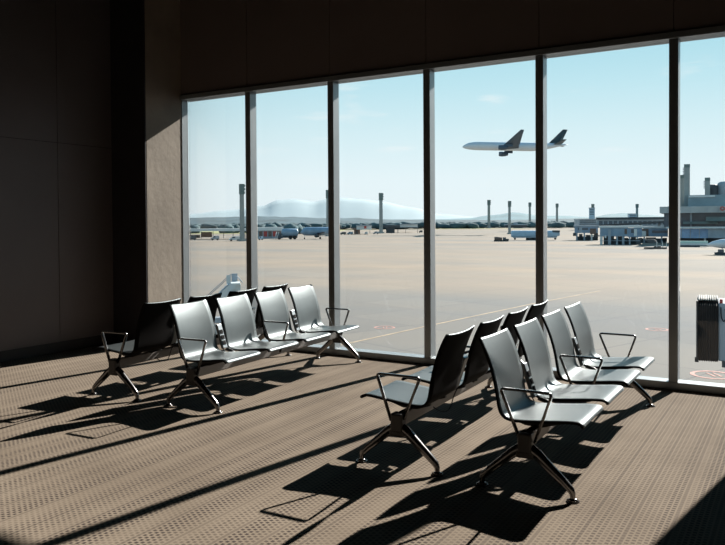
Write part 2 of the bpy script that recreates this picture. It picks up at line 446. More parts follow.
M['o_light'] = mat('light_sheet_metal', (.60, .63, .63), .55, 0, .08, .5)
M['o_grey'] = mat('grey_sheet_metal', (.30, .35, .40), .55, 0, .15, .4)
M['bridge_blue'] = mat('dull_blue_sheet', (.20, .29, .40), .5, 0, .2, .4)
M['o_red'] = mat('red_paint', (.45, .06, .05), .6)
M['o_brown'] = mat('brown_cladding', (.14, .10, .085), .8, 0, .2, 1)
M['o_green'] = mat('pale_green_paint', (.42, .62, .58), .5)
M['rubber'] = mat('tyre_rubber', (.02, .02, .02), .8)
M['grass'] = mat('dry_grass', (.27, .265, .11), .95, 0, .3, .01)
M['leaf'] = mat('tree_leaves', (.065, .11, .12), .95, 0, .4, .05)
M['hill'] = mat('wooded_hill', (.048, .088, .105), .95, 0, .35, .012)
M['hill_mid'] = mat('hazy_hill', (.13, .215, .24), .95, 0, .15, .004)  # aerial haze is mixed into this bluish base colour
M['mount'] = mat('far_mountain', (.35, .425, .445), 1, 0, .06, .001)  # pale because distance haze is painted into the base colour
M['yellow'] = mat('orange_line_paint', (.34, .25, .16), .85, 0, .25, .6)
M['mark_red'] = mat('worn_red_paint', (.40, .20, .165), .85, 0, .3, 1.5)
M['mark_white'] = mat('worn_white_paint', (.55, .54, .50), .85, 0, .2, 1.5)
M['bellows'] = mat('dark_brown_canvas', (.032, .024, .022), .75, 0, .25, 1.5)
M['canvas_top'] = mat('silver_canvas', (.30, .28, .25), .8, 0, .3, 3)
M['bridge_grey'] = mat('light_grey_panel', (.36, .39, .43), .5, 0, .05, 1)

struct(MB().box((-2500, 5600, GZ-.5), (22000, 16000, 1)).build('ground', M['apron']), 'wide sunlit concrete apron')

# ---- painted marks on the apron
def stripe(name, pts, w, m, label):
    P = [ap(*p) for p in pts]; mb = MB()
    for a, b in zip(P, P[1:]):
        d = (b-a); n = Vector((-d.y, d.x, 0)).normalized()*w/2
        mb.prism([tuple((a+n).xy), tuple((a-n).xy), tuple((b-n).xy), tuple((b+n).xy)], GZ, GZ+.012, 'z')
    return tag(mb.build(name, m), label, 'line')
stripe('taxi_line', [(300, 354), (341, 345), (430, 325.5), (534, 303.5), (600, 291)], .22, M['yellow'], 'long faded orange line painted across the grey apron')
def ring_mark(px, py, rr, label):
    c = ap(px, py); e = empty('stand_marking', (c.x, c.y, GZ), YAW, label, 'marking', 'red stand markings painted on the apron')
    ring = [[(rr*q*cos(t), rr*q*sin(t), z) for t in (2*PI*i/40 for i in range(40))] for q, z in ((1, 0), (1, .012), (.80, .012), (.80, 0))]
    MB().loft(ring+[ring[0]], caps=False, smooth=False).build('ring', M['mark_red'], e)
    MB().box((-.1*rr, 0, .013), (.10*rr, .9*rr, .01)).box((.2*rr, 0, .013), (.10*rr, .9*rr, .01)).build('stroke', M['mark_red'], e)
ring_mark(384.5, 327.5, .78, 'worn red ring painted on the apron beside the orange line')
ring_mark(657, 329.5, .78, 'worn red ring painted on the apron just left of the window mullion')
ring_mark(713, 375, 1.05, 'worn red ring painted on the apron under the dark bellows')

# ---- floodlight pylons
def pylon(px, yt, yb, w, label):
    Z = Zof(yb); u = U('floodlight_tower', label, 'tower', px, Z, .5, 'concrete floodlight towers on the apron')
    H = u.z(yt); ww = w*K(Z)
    if px in (529.8, 488.9): u.r.location.z += .1
    sh = MB().box((0, 0, H*.5), (ww, ww*.8, H), taper=(.86, .86)); sh.build('shaft', M['o_tower'], u.r)
    MB().box((0, 0, H*.02), (ww*1.7, ww*1.5, H*.04)).build('footing', M['o_tower'], u.r)
    hd = MB().box((0, 0, H-H*.09), (ww*1.08, ww*.95, H*.18)).build('lamp_head', M['o_head'], u.r)
    for k in range(3):
        MB().box((ww*.66, -ww*.1, H*(.97-.06*k)), (ww*.34, ww*.5, H*.035)).build('floodlight', M['o_light'] if k == 2 else M['o_head'], hd)
pylon(242.0, 184, 240.5, 3.9, 'large grey floodlight tower just left of the first mullion')
pylon(328.2, 190, 236, 3.2, 'floodlight tower half hidden behind the second mullion')
pylon(381, 193, 233.5, 3.0, 'lone floodlight tower in the middle of the third pane')
pylon(488.9, 200, 229, 2.3, 'leftmost floodlight tower of the four beneath the flying airliner')
pylon(509.5, 201, 235, 2.2, 'floodlight tower standing at the left end of the pale blue boarding bridge')
pylon(529.8, 202.5, 227.5, 1.9, 'floodlight tower just left of the mullion below the flying airliner')
pylon(557, 203.5, 227, 1.9, 'floodlight tower just right of the mullion below the flying airliner')
pylon(592.7, 204, 226.5, 2.0, 'floodlight tower rising behind the cluster of jet bridges, before the pale block')
pylon(637, 204, 226, 2.0, 'floodlight tower rising above the long dark pier building')

# ---- flying airliner
def fuselage(mb, secs, n=20):
    return mb.loft([[(x, r*cos(t), zc+r*rz*sin(t)) for t in (2*PI*i/n for i in range(n))] for x, r, rz, zc in secs])
def wing(mb, r0, r1, t0, t1, th0, th1):
    """panel from a root chord (le, te points) to a tip chord"""
    def ring(le, te, th):
        le, te = Vector(le), Vector(te); d = te-le; up = Vector((0, 0, 1))
        if abs((Vector(t0)-Vector(r0)).normalized().z) > .8: up = Vector((0, 1, 0))
        return [le, le+d*.2+up*th*.5, le+d*.5+up*th*.42, te, le+d*.5-up*th*.35, le+d*.2-up*th*.4]
    a, b = ring(r0, r1, th0), ring(t0, t1, th1)
    return mb.loft([[Vector(a[i]).lerp(b[i], k/4) for i in range(6)] for k in range(5)])
pl = empty('airliner', at(514, 146.6, 530), 0, 'white twin-engine airliner climbing in the sky beyond the fourth mullion', 'airplane')
rh = (at(514, 146.6, 530)-CAM); rh.z = 0; rh.normalize()
fwd = Vector((-rh.y, rh.x, 0))*cos(.045)+Vector((0, 0, 1))*sin(.045); lft = Vector((0, 0, 1)).cross(fwd).normalized(); upv = fwd.cross(lft)
bank = .14
lft2 = lft*cos(bank)+upv*sin(bank); up2 = fwd.cross(lft2)
pl.rotation_euler = Matrix((fwd, lft2, up2)).transposed().to_euler()
fb = fuselage(MB(), [(37, .15, 1, -.9), (36.4, .8, 1, -.85), (35, 1.55, 1, -.6), (32.5, 2.4, 1, -.25), (29, 2.95, 1, -.05), (25, 3.1, 1, 0), (-12, 3.1, 1, 0), (-18, 2.85, 1, .25), (-25, 2.05, 1, .95), (-31, 1.15, 1, 1.6), (-35.5, .5, 1.2, 2.0), (-37, .15, 1.2, 2.1)])
body = fb.build('fuselage', M['ac_white'], pl)
for s in (1, -1):
    wing(MB(), (9.5, 2.4*s, -1.6), (-3.2, 2.4*s, -1.8), (-4.0, 30*s, 4.4), (-6.4, 30*s, 4.4), 2.2, .5).build('wing', M['ac_grey'], pl)
    e = MB(); ex, ey, ez = 7.2, 10*s, -3.3
    e.loft([[(ex+dx, ey+r*cos(t), ez+r*sin(t)) for t in (2*PI*i/18 for i in range(18))] for dx, r in ((3.6, 1.35), (3.2, 1.65), (1.2, 1.85), (-1.2, 1.6), (-3.2, .9))])
    en = e.build('engine', M['ac_grey'], pl)
    MB().box((3.8, 10*s, -1.6), (6, .5, 2.0)).build('engine_pylon', M['ac_grey'], en)
    wing(MB(), (-27, 1.0*s, 1.8), (-33, .9*s, 1.9), (-33.5, 10.5*s, 3.2), (-36, 10.5*s, 3.2), .8, .25).build('tailplane', M['ac_fin'], pl)
wing(MB(), (-23.5, 0, 2.2), (-32.5, 0, 2.4), (-33.6, 0, 13), (-37, 0, 13), 1.0, .35).build('tail_fin', M['ac_fin'], pl)

# ---- mobile stairs behind the left bench
Zs = 55
u = U('passenger_stairs', 'white mobile passenger stairs on the apron behind the left benches', 'stairs', 222, Zs, 0)
zt = u.z(283.5); x0 = u.x(194); x1 = u.x(230); wd = 1.7
for d in (-wd/2, wd/2):
    MB().prism([(x0, .45), (x0+.5, .45), (x1+.35, zt-.25), (x1+.35, zt+.05), (x1, zt+.05), (x0, .80)], d-.04, d+.04).build('side_panel', M['o_light'], u.r)
    MB().tube([(x0+.1, d, 1.5), (x1, d, zt+.62), (u.x(236), d, zt+.55), (u.x(242), d, zt+.05)], .05, .05, n=6).build('handrail', M['o_grey'], u.r)
n_ = 14
tr = MB()
for i in range(n_):
    t = (i+.5)/n_
    tr.box((x0+(x1-x0)*t, 0, .5+(zt-.5)*t), (.34, wd-.1, .05))
tr.build('treads', M['o_grey'], u.r)
MB().box((u.x(234.5), 0, zt), (u.x(239)-u.x(229), wd, .12)).build('platform', M['o_light'], u.r)
for d, m_ in ((-wd/2, 'o_light'), (wd/2, 'o_grey')):
    for a, b in (((225.8, 230.2),) if d < 0 else ((231.2, 237.2),)):
        MB().box((u.x((a+b)/2), d, zt+.36), (u.x(b)-u.x(a), .05, .62)).build('guard_panel', M[m_], u.r)
MB().prism([(x0, .3), (u.x(240), .3), (u.x(240), .62), (x0, .62)], -.7, .7).build('chassis', M['o_grey'], u.r)
MB().prism([(u.x(228), .6), (u.x(238), .6), (u.x(240), zt-.06), (u.x(231), zt-.06)], -.6, .6).build('lift_frame', M['o_light'], u.r)
for xx in (x0+.5, u.x(238)):
    for d in (-.75, .75): MB().cyl((xx, d-.1, .3), (xx, d+.1, .3), .3, n=18).build('wheel', M['rubber'], u.r)

# ---- boarding bridge head with folded bellows, near the window on the right
Zb = 33
u = U('boarding_bridge', 'boarding bridge head with dark ribbed bellows and grey side, right edge', 'boarding bridge', 708, Zb)
zt, zb = u.z(303), u.z(361); xa, xb = u.x(698), u.x(718.5); D = 2.6
nf = 9; rings = []
for i in range(nf*2+1):
    x = xa+(xb-xa)*i/(nf*2); g = .0 if i % 2 else .07
    rings.append([(x, -g, zb-g*.6), (x, D+g, zb-g*.6), (x, D+g, zt-.15+g), (x, D*.8, zt+g), (x, D*.2, zt+g), (x, -g, zt-.15+g)])
bl = MB().loft(rings, smooth=False).build('bellows', M['bellows'], u.r)
tp = MB()
for i in range(nf):
    x = xa+(xb-xa)*(i+.5)/nf
    tp.ell((x, D/2, zt+.10), ((xb-xa)/nf*.62, D*.50, .09), 2, None, .25, i)
tp.build('top_cover', M['canvas_top'], bl)
MB().box((xa-.03, D/2, (zt+zb)/2), (.07, D+.22, zt-zb+.16)).build('bumper_frame', M['bellows'], u.r)
MB().box((xa-.04, -.05, zb+.02), (.16, .16, .2)).build('bumper', M['rubber'], u.r)
cab = MB().box((xb+1.6, D/2, (zt+zb)/2), (3.2, D-.1, zt-zb), bev=.05).build('cab', M['bridge_grey'], u.r)
MB().box((xb+.25, -.01, zb-.12), (.2, .2, .25)).build('bracket', M['o_dark'], cab)
hz_ = u.z(309)
MB().tube(corner([(xb+.10, -.06, hz_+.1), (xb+.12, -.1, hz_-.35), (xb+.22, -.12, hz_-.55), (xb+.34, -.1, hz_-.35), (xb+.28, -.06, hz_+.02)], .06), .055, .055, n=8).build('hose', M['rubber'], cab)
MB().cyl((xb+.12, .1, zt), (xb+.12, .1, zt+.18), .07).build('warning_lamp', M['o_red'], cab)
MB().box((xb+6.2, D/2, (zt+zb)/2+.5), (7, D-.5, zt-zb-.2), Matrix.Rotation(-.10, 3, 'Y')).build('tunnel', M['bridge_grey'], u.r)
for d in (.3, D-.3):
    lg = MB().box((xb+1.8, d, zb/2+.1), (.3, .3, zb)).build('support_leg', M['o_grey'], u.r)
    MB().cyl((xb+1.8, d-.16, .42), (xb+1.8, d+.16, .42), .42, n=20).build('wheel', M['rubber'], lg)
MB().cyl((xb+9.2, D/2, 0), (xb+9.2, D/2, zb+1.0), .4, n=18).build('column', M['o_grey'], u.r)

# ---- vehicles
def wheels(u, xs, ds, r, m='rubber'):
    for x in xs:
        for d in ds: MB().cyl((x, d-.12, r), (x, d+.12, r), r, n=14).build('wheel', M[m], u.r)
def van(px0, px1, yt, yb, label, m, cabm='o_glass'):
    Z = Zof(yb); u = U('van', label, 'vehicle', (px0+px1)/2, Z, .1, 'small service vehicles on the apron')
    l = (px1-px0)*K(Z); h = u.z(yt); w_ = min(2.0, l*.45); x0, x1 = -l/2, l/2
    MB().prism([(x0, h*.22), (x1, h*.22), (x1, h*.95), (x1-.1*l, h), (x0+.34*l, h), (x0+.20*l, h*.60), (x0, h*.52)], 0, w_).build('body', M[m], u.r)
    MB().prism([(x0+.22*l, h*.60), (x0+.55*l, h*.60), (x0+.55*l, h*.92), (x0+.35*l, h*.92)], -.02, w_+.02).build('glazing', M[cabm], u.r)
    wheels(u, (x0+.2*l, x1-.2*l), (.1, w_-.1), h*.19)
van(229, 240, 236.3, 240.3, 'white van parked at the foot of the large left floodlight tower', 'o_light')
van(258.5, 263, 236.2, 239.4, 'small pale car beside the left shed, right of the first mullion', 'pale_blue')
van(340, 346, 232, 234.7, 'dark car at the far left of the third pane', 'o_dark')
van(347, 353, 231.8, 234.5, 'grey car parked next to the brown kiosk, left side', 'o_grey')
van(364.5, 367.6, 231.8, 234.6, 'small white van between the brown kiosk and the lone tower', 'o_light')
van(373, 379, 231.5, 234.2, 'pale grey car just left of the lone floodlight tower', 'o_grey')
van(419, 422.5, 230.4, 233, 'small dark car at the right end of the third pane', 'o_dark')
van(189, 196, 235.6, 239.2, 'dark car beneath the long canopy at its left end', 'o_dark')
van(211, 219, 235.8, 239.4, 'dark car beneath the long canopy, left of the white van', 'o_grey')

Z = Zof(242.3); u = U('tow_tractor', 'dark tractor hauling a brown tank left of the pale blue boarding bridge', 'vehicle', 501, Z, .06)
x0, x1, x2 = u.x(494), u.x(502.5), u.x(509)
MB().cyl((x0+.2, 1, u.z(239)), (x1-.1, 1, u.z(239)), (u.z(236.8)-u.z(241))/2, n=18).build('tank', M['o_brown'], u.r)
u.part('chassis', M['o_dark'], (494, 508.6, 240.2, 241.4, .2, 1.8))
u.part('cab', M['o_dark'], (503, 506, 237.4, 240.4, .2, 1.8), (506, 508.8, 238.8, 240.4, .2, 1.8))
u.part('windscreen', M['o_glass'], (503.3, 505.6, 237.7, 238.9, .15, 1.85))
wheels(u, (u.x(495.6), u.x(500.6), u.x(505), u.x(507.6)), (.3, 1.7), u.z(240.8))

Z = Zof(239); u = U('tanker_truck', 'blue-grey tanker truck parked before the grey jet behind the second pane', 'vehicle', 287, Z, .05)
L0 = u.x(282); L1 = u.x(298); zc = (u.z(228.6)+u.z(236.5))/2; rr = (u.z(228.6)-u.z(236.5))/2
MB().loft([[(x, 1.6+r*cos(t), zc+r*sin(t)) for t in (2*PI*i/20 for i in range(20))] for x, r in ((L0-.4, rr*.3), (L0, rr*.75), (L0+.6, rr), (L1-.6, rr), (L1, rr*.8), (L1+.2, rr*.3))]).build('tank', M['ac_blue'], u.r)
u.part('cab', M['o_dark'], (277.3, 281.5, 233.4, 238.2, .3, 2.9)); u.part('windscreen', M['o_glass'], (277.0, 280.8, 233.8, 235.6, .25, 2.95))
u.part('chassis', M['o_dark'], (277.5, 297.5, 236.3, 237.8, .6, 2.6))
wheels(u, (u.x(279.3), u.x(290.5), u.x(294.8)), (.6, 2.6), u.z(237.4))
for p in (274.5, 276.8): MB().cyl((u.x(p), .2, 0), (u.x(p)+.9, .2, u.z(231.8)), .13).build('white_pole', M['o_light'], u.r)

def ground_jet(name, label, p_nose, p_tail, yc, rpx, ywheel, m, rz=0, fin=None):
    """jet on its wheels; nose towards smaller px; local +x runs right, so the body is laid out along it"""
    Z = Zof(ywheel); u = U(name, label, 'airplane', p_nose, Z, rz)
    L = (p_tail-p_nose)*K(Z); r = rpx*K(Z); z = u.z(yc)
    secs = [(0, .06, -.28), (.012, .25, -.24), (.04, .55, -.14), (.09, .85, -.04), (.15, 1, 0), (.62, 1, 0), (.75, .86, .1), (.88, .52, .38), (.97, .2, .62), (1, .06, .7)]
    MB().loft([[(f*L, q*r*cos(t), z+o*r+q*r*sin(t)) for t in (2*PI*i/20 for i in range(20))] for f, q, o in secs]).build('fuselage', m, u.r)
    for s in (1, -1):
        wing(MB(), (.38*L, .6*r*s, z-.55*r), (.58*L, .6*r*s, z-.6*r), (.56*L, .42*L*s, z-.1*r), (.62*L, .42*L*s, z-.1*r), .35*r, .1*r).build('wing', M['ac_grey'], u.r)
        e = MB(); e.loft([[(x*L, .15*L*s+q*r*cos(t), z-.95*r+q*r*sin(t)) for t in (2*PI*i/16 for i in range(16))] for x, q in ((.36, .36), (.375, .46), (.42, .48), (.47, .3))]); e.build('engine', M['o_dark'], u.r)
        MB().cyl((.5*L, .28*r*s, 0.45), (.5*L, .28*r*s, z-.5*r), .12).build('main_gear', M['o_dark'], u.r)
        MB().cyl((.5*L, .28*r*s-.18, .5), (.5*L, .28*r*s+.18, .5), .5, n=16).build('wheel', M['rubber'], u.r)
        wing(MB(), (.89*L, .2*r*s, z+.4*r), (.97*L, .15*r*s, z+.5*r), (.96*L, .16*L*s, z+.7*r), (1.0*L, .16*L*s, z+.7*r), .18*r, .06*r).build('tailplane', M['ac_grey'], u.r)
    wing(MB(), (.82*L, 0, z+.6*r), (.97*L, 0, z+.6*r), (.96*L, 0, z+(fin or 2.6)*r), (1.02*L, 0, z+(fin or 2.6)*r), .3*r, .1*r).build('tail_fin', M['ac_fin'], u.r)
    g = MB().cyl((.10*L, 0, .35), (.10*L, 0, z-.6*r), .10).build('nose_gear', M['o_light'], u.r)
    for s in (-.16, .16): MB().cyl((.10*L, s-.08, .36), (.10*L, s+.08, .36), .36, n=14).build('wheel', M['rubber'], g)
    return u
ground_jet('parked_jet', 'blue-grey jet parked behind the tanker truck in the second pane', 300.5, 339.5, 231.4, 4.3, 238.8, M['ac_blue'], .02, 2.0)
ground_jet('docked_jet', 'white jet nosing in from the right edge above the dark bellows', 706.5, 850, 243.4, 5.2, 256.5, M['ac_white'], -.12, 3)

Z = Zof(257); u = U('baggage_tug', 'dark tug parked under the nose of the white jet, right edge', 'vehicle', 721, Z)
u.part('body', M['o_dark'], (714.5, 728, 252.2, 255.8, 0, 1.6)); u.part('cab', M['o_glass'], (718, 724, 249.6, 252.2, .1, 1.5))
wheels(u, (u.x(716.5), u.x(725.5)), (.1, 1.5), u.z(254.6))
Z = Zof(249); u = U('loading_boom', 'pale green and white boom right of the last mullion, left of the white jet', 'loader', 693, Z)
u.part('boom', M['o_green'], (678, 708, 241.0, 243.2, 0, 1.0)); u.part('belt', M['o_light'], (678, 708, 243.3, 245.2, -.1, .9))
u.part('chassis', M['o_dark'], (680, 700, 245.2, 247.6, -.2, 1.4)); wheels(u, (u.x(682), u.x(698)), (0, 1.2), u.z(247))

# ---- boarding bridge tunnel beyond the fourth mullion
Z = Zof(241.3); u = U('boarding_bridge', 'long pale blue boarding bridge on wheeled legs behind the fourth mullion', 'boarding bridge', 536, Z, .04)
a, b = u.x(511), u.x(560); zc = u.z(234); h = (u.z(230.6)-u.z(237.4))/2
def rr_ring(x, s): return [(x, 1.6+math.copysign(abs(cos(t))**.55, cos(t))*h*.95*s, zc+math.copysign(abs(sin(t))**.55, sin(t))*h*s) for t in (2*PI*i/20 for i in range(20))]
MB().loft([rr_ring(a, .85), rr_ring(a+.4, .98), rr_ring(a+.8, 1), rr_ring(b-3.5, 1), rr_ring(b-1.5, .86), rr_ring(b, .5)]).build('tunnel', M['pale_blue'], u.r)
u.part('floor_beam', M['o_grey'], (513, 557, 236.6, 237.8, .4, 2.8))
u.part('cab_roof', M['o_dark'], (552.5, 560, 230.4, 232.2, .2, 3))
for p in (515, 527.5, 533, 555.5):
    lg = MB().cyl((u.x(p), 1.6, .3), (u.x(p), 1.6, u.z(237.2)), .16).build('support_leg', M['o_grey'], u.r)
    for d in (1.0, 2.2): MB().cyl((u.x(p), d-.2, .62), (u.x(p), d+.2, .62), .62 if p in (527.5, 533) else .45, n=14).build('wheel', M['rubber'], lg)
u.part('machinery', M['o_dark'], (526, 540, 237.4, 239.6, .9, 2.3))

# ---- cluster of jet bridges on the right
def jet_bridge(label, Z, px0, body, roof, posts, dark, extra=(), rz=0):
    u = U('jet_bridge', label, 'boarding bridge', px0, Z, rz, 'docked jet bridges on the right')
    for q in body: u.part('tunnel', M[q[0]], q[1:]+(0, 5))
    for q in roof: u.part('roof', M[q[0]], q[1:]+(-.4, 5.4))
    for q in posts: u.part('post', M['o_light'] if len(q) > 4 else M['o_grey'], tuple(q[:4])+(.2, 1.2))
    for q in dark: u.part('undercarriage', M['o_dark'], q+(1.0, 4))
    for q in extra: u.part(q[0], M[q[1]], q[2:])
    return u
g_ = 221
jet_bridge('far left jet bridge of the right cluster, blue-grey with dark legs', Zof(241.8), 586, [('bridge_blue', 574.5, 598, 226.5, 233)], [('o_grey', 573.5, 599, 225.2, 226.6)],
           [(576, 577.6, 232, 241.8), (583.5, 585, 232, 241.8), (590.8, 592.4, 232, 241.8, 1)], [(579, 582.5, 234, 241.6), (586, 590, 235, 241.4), (594, 598, 233, 240), (576, 598, 236.5, 240.6), (573, 577, 233, 236)],
           [('window_band', 'o_glass', 578, 588, 228, 230, -.05, 0), ('side_panel', 'o_grey', 579, 582, 227, 233, -.1, 0), ('rear_cab', 'o_brown', 590, 596, 228.5, 234, -.3, 0)])
jet_bridge('nearest jet bridge of the right cluster, with a white column at its left end', Zof(246.2), 621, [('ac_blue', 600, 628, 227.5, 236.2), ('bridge_blue', 628, 642, 228, 237)], [('o_light', 599, 643, 225.8, 227.6)],
           [(600, 602.6, 235, 246.2, 1), (616, 618, 236, 246), (622, 624.5, 236, 246), (629, 630.5, 236, 246)], [(603.5, 614, 236, 246), (624.5, 628.5, 238, 246), (631, 636, 237, 245), (604, 641, 239, 244.6), (618, 622, 236.5, 245.4)],
           [('service_hatch', 'o_light', 604.6, 606.4, 235.4, 238, -.1, 0), ('window_band', 'o_glass', 631, 634, 229, 233, -.05, 0), ('stair_tower', 'o_grey', 608, 611, 229.5, 245, -.6, 0), ('side_panel', 'o_light', 634, 637, 229, 236, -.1, 0), ('side_panel', 'o_brown', 624.5, 627, 229, 234, -.1, 0), ('railing', 'o_grey', 600, 640, 240.5, 241, .0, .1)])
jet_bridge('right-hand jet bridge of the cluster, brown doorway, tunnel running to the terminal', Zof(244.5), 655, [('bridge_blue', 643, 668, 228, 236.5), ('o_grey', 636, 643, 229, 237)], [('o_light', 634, 669, 226.4, 228.2)],
           [(636.5, 638, 236, 244.5, 1), (643.5, 645, 236, 244.5), (661, 662.5, 236, 244.5)], [(646, 656, 237.5, 242.5), (639, 642, 238, 244), (663, 667, 238, 244), (637, 667, 238.5, 243)],
           [('doorway', 'o_brown', 639.5, 648.5, 229, 236.4, -.3, 0), ('door_panel', 'o_light', 642, 646, 231, 236.4, -.4, -.3), ('window_band', 'o_glass', 652, 668, 230.5, 233, -.05, 0)])
Z = Zof(250.8); u = U('baggage_loader', 'dark baggage loader standing in front of the right-hand jet bridge', 'loader', 656, Z)
mb = MB(); u.b(mb, 644, 667, 247.2, 248.2, 0, 1.6); mb.build('deck', M['o_brown'], u.r)
MB().prism([(u.x(644), u.z(239.2)), (u.x(654), u.z(239.2)), (u.x(658), u.z(242.6)), (u.x(657), u.z(243.4)), (u.x(648), u.z(242.4))], .2, 1.5).build('canopy', M['o_dark'], u.r)
for p in (656.8, 662.5, 666.5): u.part('post', M['o_light'], (p-.3, p+.3, 241.5, 250, .1, .3))
wheels(u, (u.x(646), u.x(655.5), u.x(659.8)), (.3, 1.3), u.z(248.9)); u.part('machinery', M['o_dark'], (654, 661, 246, 249, .2, 1.4))

# ---- long dark pier, pale far block
Z = 420; u = U('pier_building', 'long dark pier building behind the jet bridges', 'building', 634, Z)
u.part('wall', M['o_grey'], (597, 668, 219.2, 227.5, 0, 18)); u.part('roof', M['o_dark'], (596, 669, 217.2, 219.2, -1, 19))
mb = MB()
for i in range(14): u.b(mb, 599+i*4.9, 602.6+i*4.9, 221, 224.5, -.1, .1)
mb.build('window_band', M['o_glass'], u.r)
mb = MB().box(((u.x(598)+u.x(676))/2, -24, u.z(223.4)), (u.x(676)-u.x(598), 8, 1.1), Matrix.Rotation(-math.atan2(4.4, 78), 3, 'Y')); mb.build('walkway_roof', M['o_dark'], u.r)
for p in (604, 622, 640, 658): MB().cyl((u.x(p), -24, 0), (u.x(p), -24, u.z(224.6-(p-600)*.045)), .5).build('walkway_column', M['o_grey'], u.r)
for i, (p0, p1, yt, Zz, mm, lb) in enumerate(((589, 594.8, 207.6, 1400, 'pale_blue', 'pale square block on the horizon behind a floodlight tower'), (629, 636.5, 213.5, 1300, 'pale_blue', 'low pale block on the horizon left of the last floodlight tower'),
                                              (579, 597, 219, 700, 'o_grey', 'low dark hangar behind the far left jet bridge'), (646, 662, 217.2, 800, 'o_grey', 'low dark block behind the pier, left of the terminal'))):
    u = U('distant_block', lb, 'building', (p0+p1)/2, Zz, .1*i)
    u.part('wall', M[mm], (p0, p1, yt+.6, 228, 0, 25)); u.part('roof', M['o_grey'], (p0-.3, p1+.3, yt, yt+.7, -1, 26))
    mb = MB()
    for k in range(4): u.b(mb, p0+.6, p1-.6, yt+1.6+k*1.6, yt+2.3+k*1.6, -.2, 0)
    mb.build('window_band', M['o_glass'], u.r)

# ---- terminal at the right edge
Z = Zof(247); u = U('terminal_building', 'concrete terminal with tall shafts and round drums at the right edge', 'building', 700, Z)
u.part('undercroft', M['o_dark'], (671, 770, 238, 247.5, 6, 30))
fa = u.part('facade', M['o_blueglass'], (671, 770, 229, 238.2, 3, 30))
mb = MB()
for i in range(9): u.b(mb, 672+i*9, 672.8+i*9, 229, 238.2, 2.8, 3.0)
mb.build('facade_mullions', M['o_grey'], fa)
u.part('facade_bay', M['o_grey'], (708, 770, 228.5, 238, 1.5, 4)); u.part('pillar', M['o_conc'], (676, 678, 238, 247.5, 3, 5)); u.part('pillar', M['o_conc'], (704, 706, 238, 247.5, 3, 5))
u.part('balcony_rail', M['o_light'], (666, 770, 226.6, 228.4, .5, 2))
u.part('upper_glazing', M['o_glass'], (664, 770, 212, 227, 8, 34))
u.part('canopy', M['o_head'], (706, 770, 216.6, 221, 2, 10)); u.part('canopy', M['o_head'], (683, 718, 221.5, 224, 4, 10))
for p0, p1 in ((676, 679), (690, 692)): u.part('upright', M['o_grey'], (p0, p1, 212, 227, 7, 8))
sl_ = u.part('fascia', M['o_conc'], (659.6, 770, 206.0, 212.6, 4, 40))
for p in (668, 690, 707, 718): u.part('joint', M['o_grey'], (p, p+.4, 206.0, 212.6, 3.9, 4.0), parent=sl_)
zc = u.z(208.6)
MB().cyl((u.x(722.8), 3.7, zc), (u.x(722.8), 4, zc), 2.1*K(Z), n=24).build('roundel', M['o_red'], u.r)
MB().cyl((u.x(722.8), 3.6, zc), (u.x(722.8), 3.7, zc), 1.0*K(Z), n=20).build('roundel_core', M['o_conc'], u.r)
MB().prism([(8, u.zd(207, 8)), (30, u.zd(207, 8)), (30, u.zd(195, 12)), (12, u.zd(195, 12))], u.xd(688, 10), u.xd(760, 10), 'x').build('sloped_roof', M['o_tower'], u.r)
u.part('roof_strip', M['o_light'], (688.5, 715, 195.4, 197.2, 11, 13))
for p0, p1, yt, d in ((684, 689.8, 164.2, 20), (679.6, 684.2, 175, 24), (704.8, 710, 177.6, 34)):
    sh = u.part('lift_shaft', M['o_tower'], (p0, p1, yt, 212, d, d+3)); u.part('shaft_cap', M['o_head'], (p0-.1, p1+.1, yt, yt+3.2, d-.1, d+3.1), parent=sh)
    mb = MB()
    for k in range(5): u.b(mb, p0-1.3, p0, yt+3.5+k*1.6, yt+4.4+k*1.6, d+.6, d+1.4)
    mb.build('floodlight', M['o_grey'], sh)
for pc, rpx, yt, m_ in ((712.5, 6.6, 184.8, 'o_dark'), (727, 8.8, 182, 'o_grey')):
    r = rpx*K(Z+40); x = u.xd(pc, 40)
    MB().loft([[(x+q*r*cos(t), 40+q*r*sin(t), z) for t in (2*PI*i/28 for i in range(28))] for q, z in ((1, u.zd(206, 40)), (1, u.zd(yt+4, 40)), (.92, u.zd(yt+1.6, 40)), (.7, u.zd(yt+.3, 40)), (.3, u.zd(yt, 40)))]).build('drum', M[m_], u.r)

# ---- low airfield buildings on the left and in the middle
Z = Zof(238.5); u = U('apron_canopy', 'long pale flat canopy on thin posts in the first pane', 'canopy', 218, Z)
u.part('roof', M['o_light'], (183, 246, 228.6, 231.2, 0, 14))
for p in (190.5, 201, 213, 223.5, 233, 245): u.part('post', M['o_dark'], (p-.25, p+.25, 231, 238.5, .5, 1.2))
u.part('rear_wall', M['o_brown'], (201, 212, 232, 237.2, 12, 13)); u.part('rear_wall', M['o_dark'], (186, 200, 235, 238, 12, 13))
Z = Zof(238); u = U('service_shed', 'long shed with a white flat roof and red panels in the second pane', 'building', 268, Z)
u.part('roof', M['o_light'], (252.5, 283.5, 227.2, 230.6, -1, 14)); u.part('wall', M['o_grey'], (253, 283, 230.6, 238, 0, 13))
for i in range(5): u.part('panel', M['o_red'] if i % 2 else M['o_brown'], (259+i*4.6, 262.4+i*4.6, 231.4, 236.5, -.15, 0))
Z = Zof(234); u = U('airfield_kiosk', 'small brown kiosk with an overhanging roof left of the lone tower', 'building', 357, Z)
u.part('wall', M['o_brown'], (354, 360, 229.6, 234, 0, 4)); u.part('roof', M['o_brown'], (352.5, 361.8, 228, 229.8, -1, 5)); u.part('door', M['o_dark'], (356, 357.6, 230.6, 234, -.1, 0))
Z = 520; u = U('airfield_hall', 'white hall with a red stripe behind the brown kiosk', 'building', 363, Z)
